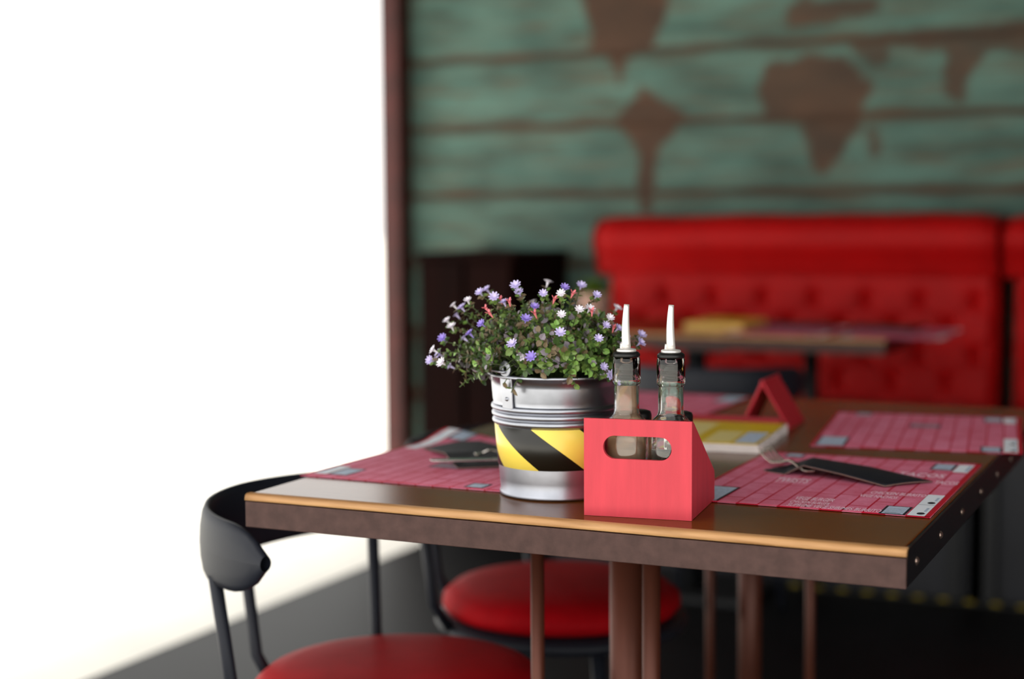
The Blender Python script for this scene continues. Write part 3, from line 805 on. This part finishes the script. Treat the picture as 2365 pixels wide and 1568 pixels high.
def shoot(tip, nleaf, L, mix, start=.35, thick=.0008):
    tip = Vector(tip); h_ = Vector((tip.x, tip.y, 0))
    base = h_*.30; base.z = .125
    mid = base.lerp(tip, .5)+Vector((0, 0, .02+.03*rng.random()))
    if tip.z < .165: mid.z = max(mid.z, .178)
    pts = []
    for i in range(9):
        t = i/8; pts.append(base*(1-t)**2+mid*2*t*(1-t)+tip*t*t)
    stems.tube(pts, [thick*(1.2-.5*i/8) for i in range(9)], 5)
    for q in range(nleaf):
        t = start+(1-start)*(q+rng.random()*.6)/nleaf
        t = min(.985, t)
        p = base*(1-t)**2+mid*2*t*(1-t)+tip*t*t
        T = ((mid-base)*2*(1-t)+(tip-mid)*2*t).normalized()
        a = q*2.4+rng.random()
        u_ = T.cross(Vector((.2, .1, 1))); u_ = u_.normalized() if u_.length > 1e-3 else Vector((1, 0, 0)); w_ = T.cross(u_)
        for s in (0, PI):
            dd = (u_*math.cos(a+s)+w_*math.sin(a+s))+T*rng.uniform(.2, .8)+Vector((0, 0, rng.uniform(-.1, .25)))
            add_leaf(p, dd, T, L*rng.uniform(.75, 1.2), rng.choices(range(5), mix)[0])
LIL = [(-0.124, -0.025, 0.226), (-0.094, -0.05, 0.234), (-0.106, -0.039, 0.224), (-0.124, -0.017, 0.213), (-0.138, -0.018, 0.206), (-0.115, -0.052, 0.201), (-0.122, -0.062, 0.189), (-0.113, -0.099, 0.178), (-0.132, -0.074, 0.164), (-0.138, -0.037, 0.167), (-0.104, -0.097, 0.163), (-0.124, -0.033, 0.152), (-0.096, -0.051, 0.188), (-0.076, -0.077, 0.196), (-0.055, -0.088, 0.21), (-0.074, -0.055, 0.245), (-0.093, 0.004, 0.245), (-0.05, -0.069, 0.241), (-0.037, -0.066, 0.233), (-0.024, -0.062, 0.254), (-0.021, -0.059, 0.246), (-0.001, -0.088, 0.216), (-0.012, -0.096, 0.187), (-0.007, -0.081, 0.171), (0.012, -0.096, 0.174), (0.012, -0.066, 0.246), (0.033, -0.053, 0.252), (0.035, -0.063, 0.246), (0.035, -0.065, 0.221), (0.04, -0.08, 0.201), (0.057, -0.065, 0.227), (0.06, -0.02, 0.242), (0.079, -0.059, 0.194), (0.081, -0.03, 0.216), (0.079, -0.039, 0.208), (0.086, -0.02, 0.203), (0.082, -0.053, 0.161), (0.077, -0.042, 0.152), (0.091, -0.051, 0.152), (0.106, 0.001, 0.185), (0.097, -0.029, 0.183), (0.095, -0.022, 0.196), (0.063, -0.05, 0.227), (0.0, -0.065, 0.229)]
PNK = [(-0.044, -0.062, 0.236), (-0.053, -0.08, 0.227), (-0.024, -0.081, 0.235), (0.025, -0.065, 0.238), (0.046, -0.06, 0.245), (0.004, -0.068, 0.221), (0.07, -0.055, 0.224), (0.084, -0.024, 0.203), (-0.043, -0.091, 0.222)]
# a few on the far side as well
BACK = [(-.06, .07, .225), (0, .09, .215), (.05, .07, .22), (-.1, .05, .19), (.09, .05, .19), (.02, .03, .25), (-.03, .04, .252)]
PET = [mat('petal_lilac', 'cdc2ec', rough=.6), mat('petal_white', 'ece6f0', rough=.6), mat('petal_violet', '9c88d8', rough=.6), mat('petal_pink', 'ea8088', rough=.6)]
CEN = mat('flower_centre', 'cdbfe0', rough=.6)
for i, p in enumerate(LIL+BACK+PNK):
    pk = i >= len(LIL)+len(BACK)
    tip = Vector(p)
    shoot(tip-Vector((0, 0, .001)), 7, .0068, (4, 3, 3, 1, 1), start=.45, thick=.0007)
    outw = (tip-Vector((0, 0, .12))).normalized()
    face = (outw*.7+toc*.55*rng.uniform(.3, 1.2)+Vector((rng.uniform(-.3, .3), rng.uniform(-.3, .3), .25))).normalized()
    if pk: face = (outw+Vector((rng.uniform(-.5, .5), 0, .4))).normalized()
    rot = Vector((0, 0, 1)).rotation_difference(face).to_matrix()
    fl = MB(); n = 9 if not pk else 4
    L = rng.uniform(.0056, .0076) if not pk else .0055
    mi = rng.choices((0, 1, 2), (5, 3, 1.4))[0] if not pk else 3
    for lay in range(2):
        for q in range(n):
            a = 2*PI*q/n+lay*.35; d_ = Vector((math.cos(a), math.sin(a), .35+.5*lay if not pk else .8)).normalized(); s_ = Vector((-math.sin(a), math.cos(a), 0))
            LL = L*(1 if lay == 0 else .7); o_ = Vector((0, 0, .001))
            vs = [o_, o_+d_*LL*.55+s_*LL*.22, o_+d_*LL+s_*LL*.12+Vector((0, 0, .0004)), o_+d_*LL-s_*LL*.12+Vector((0, 0, .0004)), o_+d_*LL*.55-s_*LL*.22]
            fl.add([rot @ v for v in vs], [[0, 1, 2, 3, 4]], 0)
    # short trumpet behind the petals
    k = len(fl.v); tb_ = MB().tube([(0, 0, -.0065), (0, 0, -.002), (0, 0, .0012)], [.0006, .0011, .0020], 7)
    fl.add([rot @ v for v in tb_.v], tb_.f, 0)
    o = fl.build('flower', PET[mi], plant, loc=tuple(tip+face*.004))
    # leaves right under the flower
    for q in range(4):
        a = q*PI/2+rng.random(); dd = rot @ Vector((math.cos(a), math.sin(a), .1)); add_leaf(tip-face*.002, dd, face, .0075, rng.choice((0, 1, 2)))
# leafy filling shoots
def env(theta, phi):
    """outline of the cushion of leaves, theta around, phi up from the rim"""
    return .118
nsh = 0
while nsh < 470:
    a = rng.uniform(0, 2*PI); e_ = rng.uniform(-.28, 1.35); rr = rng.uniform(.60, 1.0)**.6
    x_ = math.cos(a)*math.cos(e_); y_ = math.sin(a)*math.cos(e_); z_ = math.sin(e_)
    lat = x_   # camera-right share
    w_ = .128 if lat < 0 else .103
    dep = .100
    p = hr*(lat*w_*rr)+toc*(y_*dep*rr)
    z = .158+(.073*z_*rr if z_ > 0 else .085*z_*rr)
    rad = math.hypot(p.x, p.y)
    if z < .158 and rad < .089: z = .160
    if z < .150 and lat > -.45 and rng.random() < .8: z = .158
    mix = (4, 2, 1.5, 4, 1) if (lat > .1 and z < .20) else (3, 3, 3, 1, 2)
    shoot((p.x, p.y, z+rng.uniform(-.006, .008)), rng.randint(6, 9), .0098, mix, start=.5)
    nsh += 1
# sprigs hanging over the rim
for (l_, z) in ((.012, .143), (.020, .140), (-.11, .140), (-.118, .134), (.05, .149)):
    p = hr*l_+toc*.086 if l_ > 0 else hr*l_+toc*.03
    shoot((p.x, p.y, z), 6, .008, (3, 1, 2, 1, 1), start=.6)
st_o = stems.build('stems', STEM, plant)
lf_o = leaf.build('foliage', LEAFC, plant); lf_o['kind'] = 'stuff'

# ------------------------------------------------------------------ things on the rear table
pt = empty('flower_pot', (-1.845, 4.55, ZT), 0, 'small blurred pinkish pot with a green plant at the left end of the rear table', 'plant pot')
MB().lathe([(.0001, .0), (.036, 0), (.038, .003), (.047, .080), (.050, .082), (.050, .090), (.045, .090), (.043, .07), (.0001, .07)], n=36).build('pot', mat('pink_clay', 'c9a293', rough=.7), pt)
lf = MB(); leaf_save = leaf; leaf = lf_ = lf
for i in range(260):
    a = rng.uniform(0, 2*PI); e_ = rng.uniform(.1, 1.5); r0 = rng.uniform(.01, .052)
    p = Vector((math.cos(a)*math.cos(e_)*r0, math.sin(a)*math.cos(e_)*r0, .082+math.sin(e_)*r0*.9))
    add_leaf(p, Vector((math.cos(a), math.sin(a), .6)), Vector((0, 0, 1)), .018, 0)
leaf = leaf_save
lf.build('foliage', mat('leaf_olive', '5f7a22', rough=.5), pt)
make_mat((-1.33, 4.22, ZT), 0, 'blurred red placemat on the rear table beside the yellow menu', texts=False)
make_mat((-1.16+.15, 4.22, ZT), 0, 'blurred red placemat at the right end of the rear table', texts=False)
for (x, y, rz, lb) in ((-1.18, 4.55, -.2, 'blurred black cutlery sleeve at the back of the rear table, nearer the yellow menu'), (-.93, 4.52, -.3, 'blurred black cutlery sleeve on the right end of the rear table')):
    o = MB().box(-.10, .10, -.03, .03, 0, .010, bev=.004).build('cutlery_sleeve', BLKP, None, (x, y, ZM), rz)
    tag(o, lb, 'sleeve', 'black cutlery sleeves')
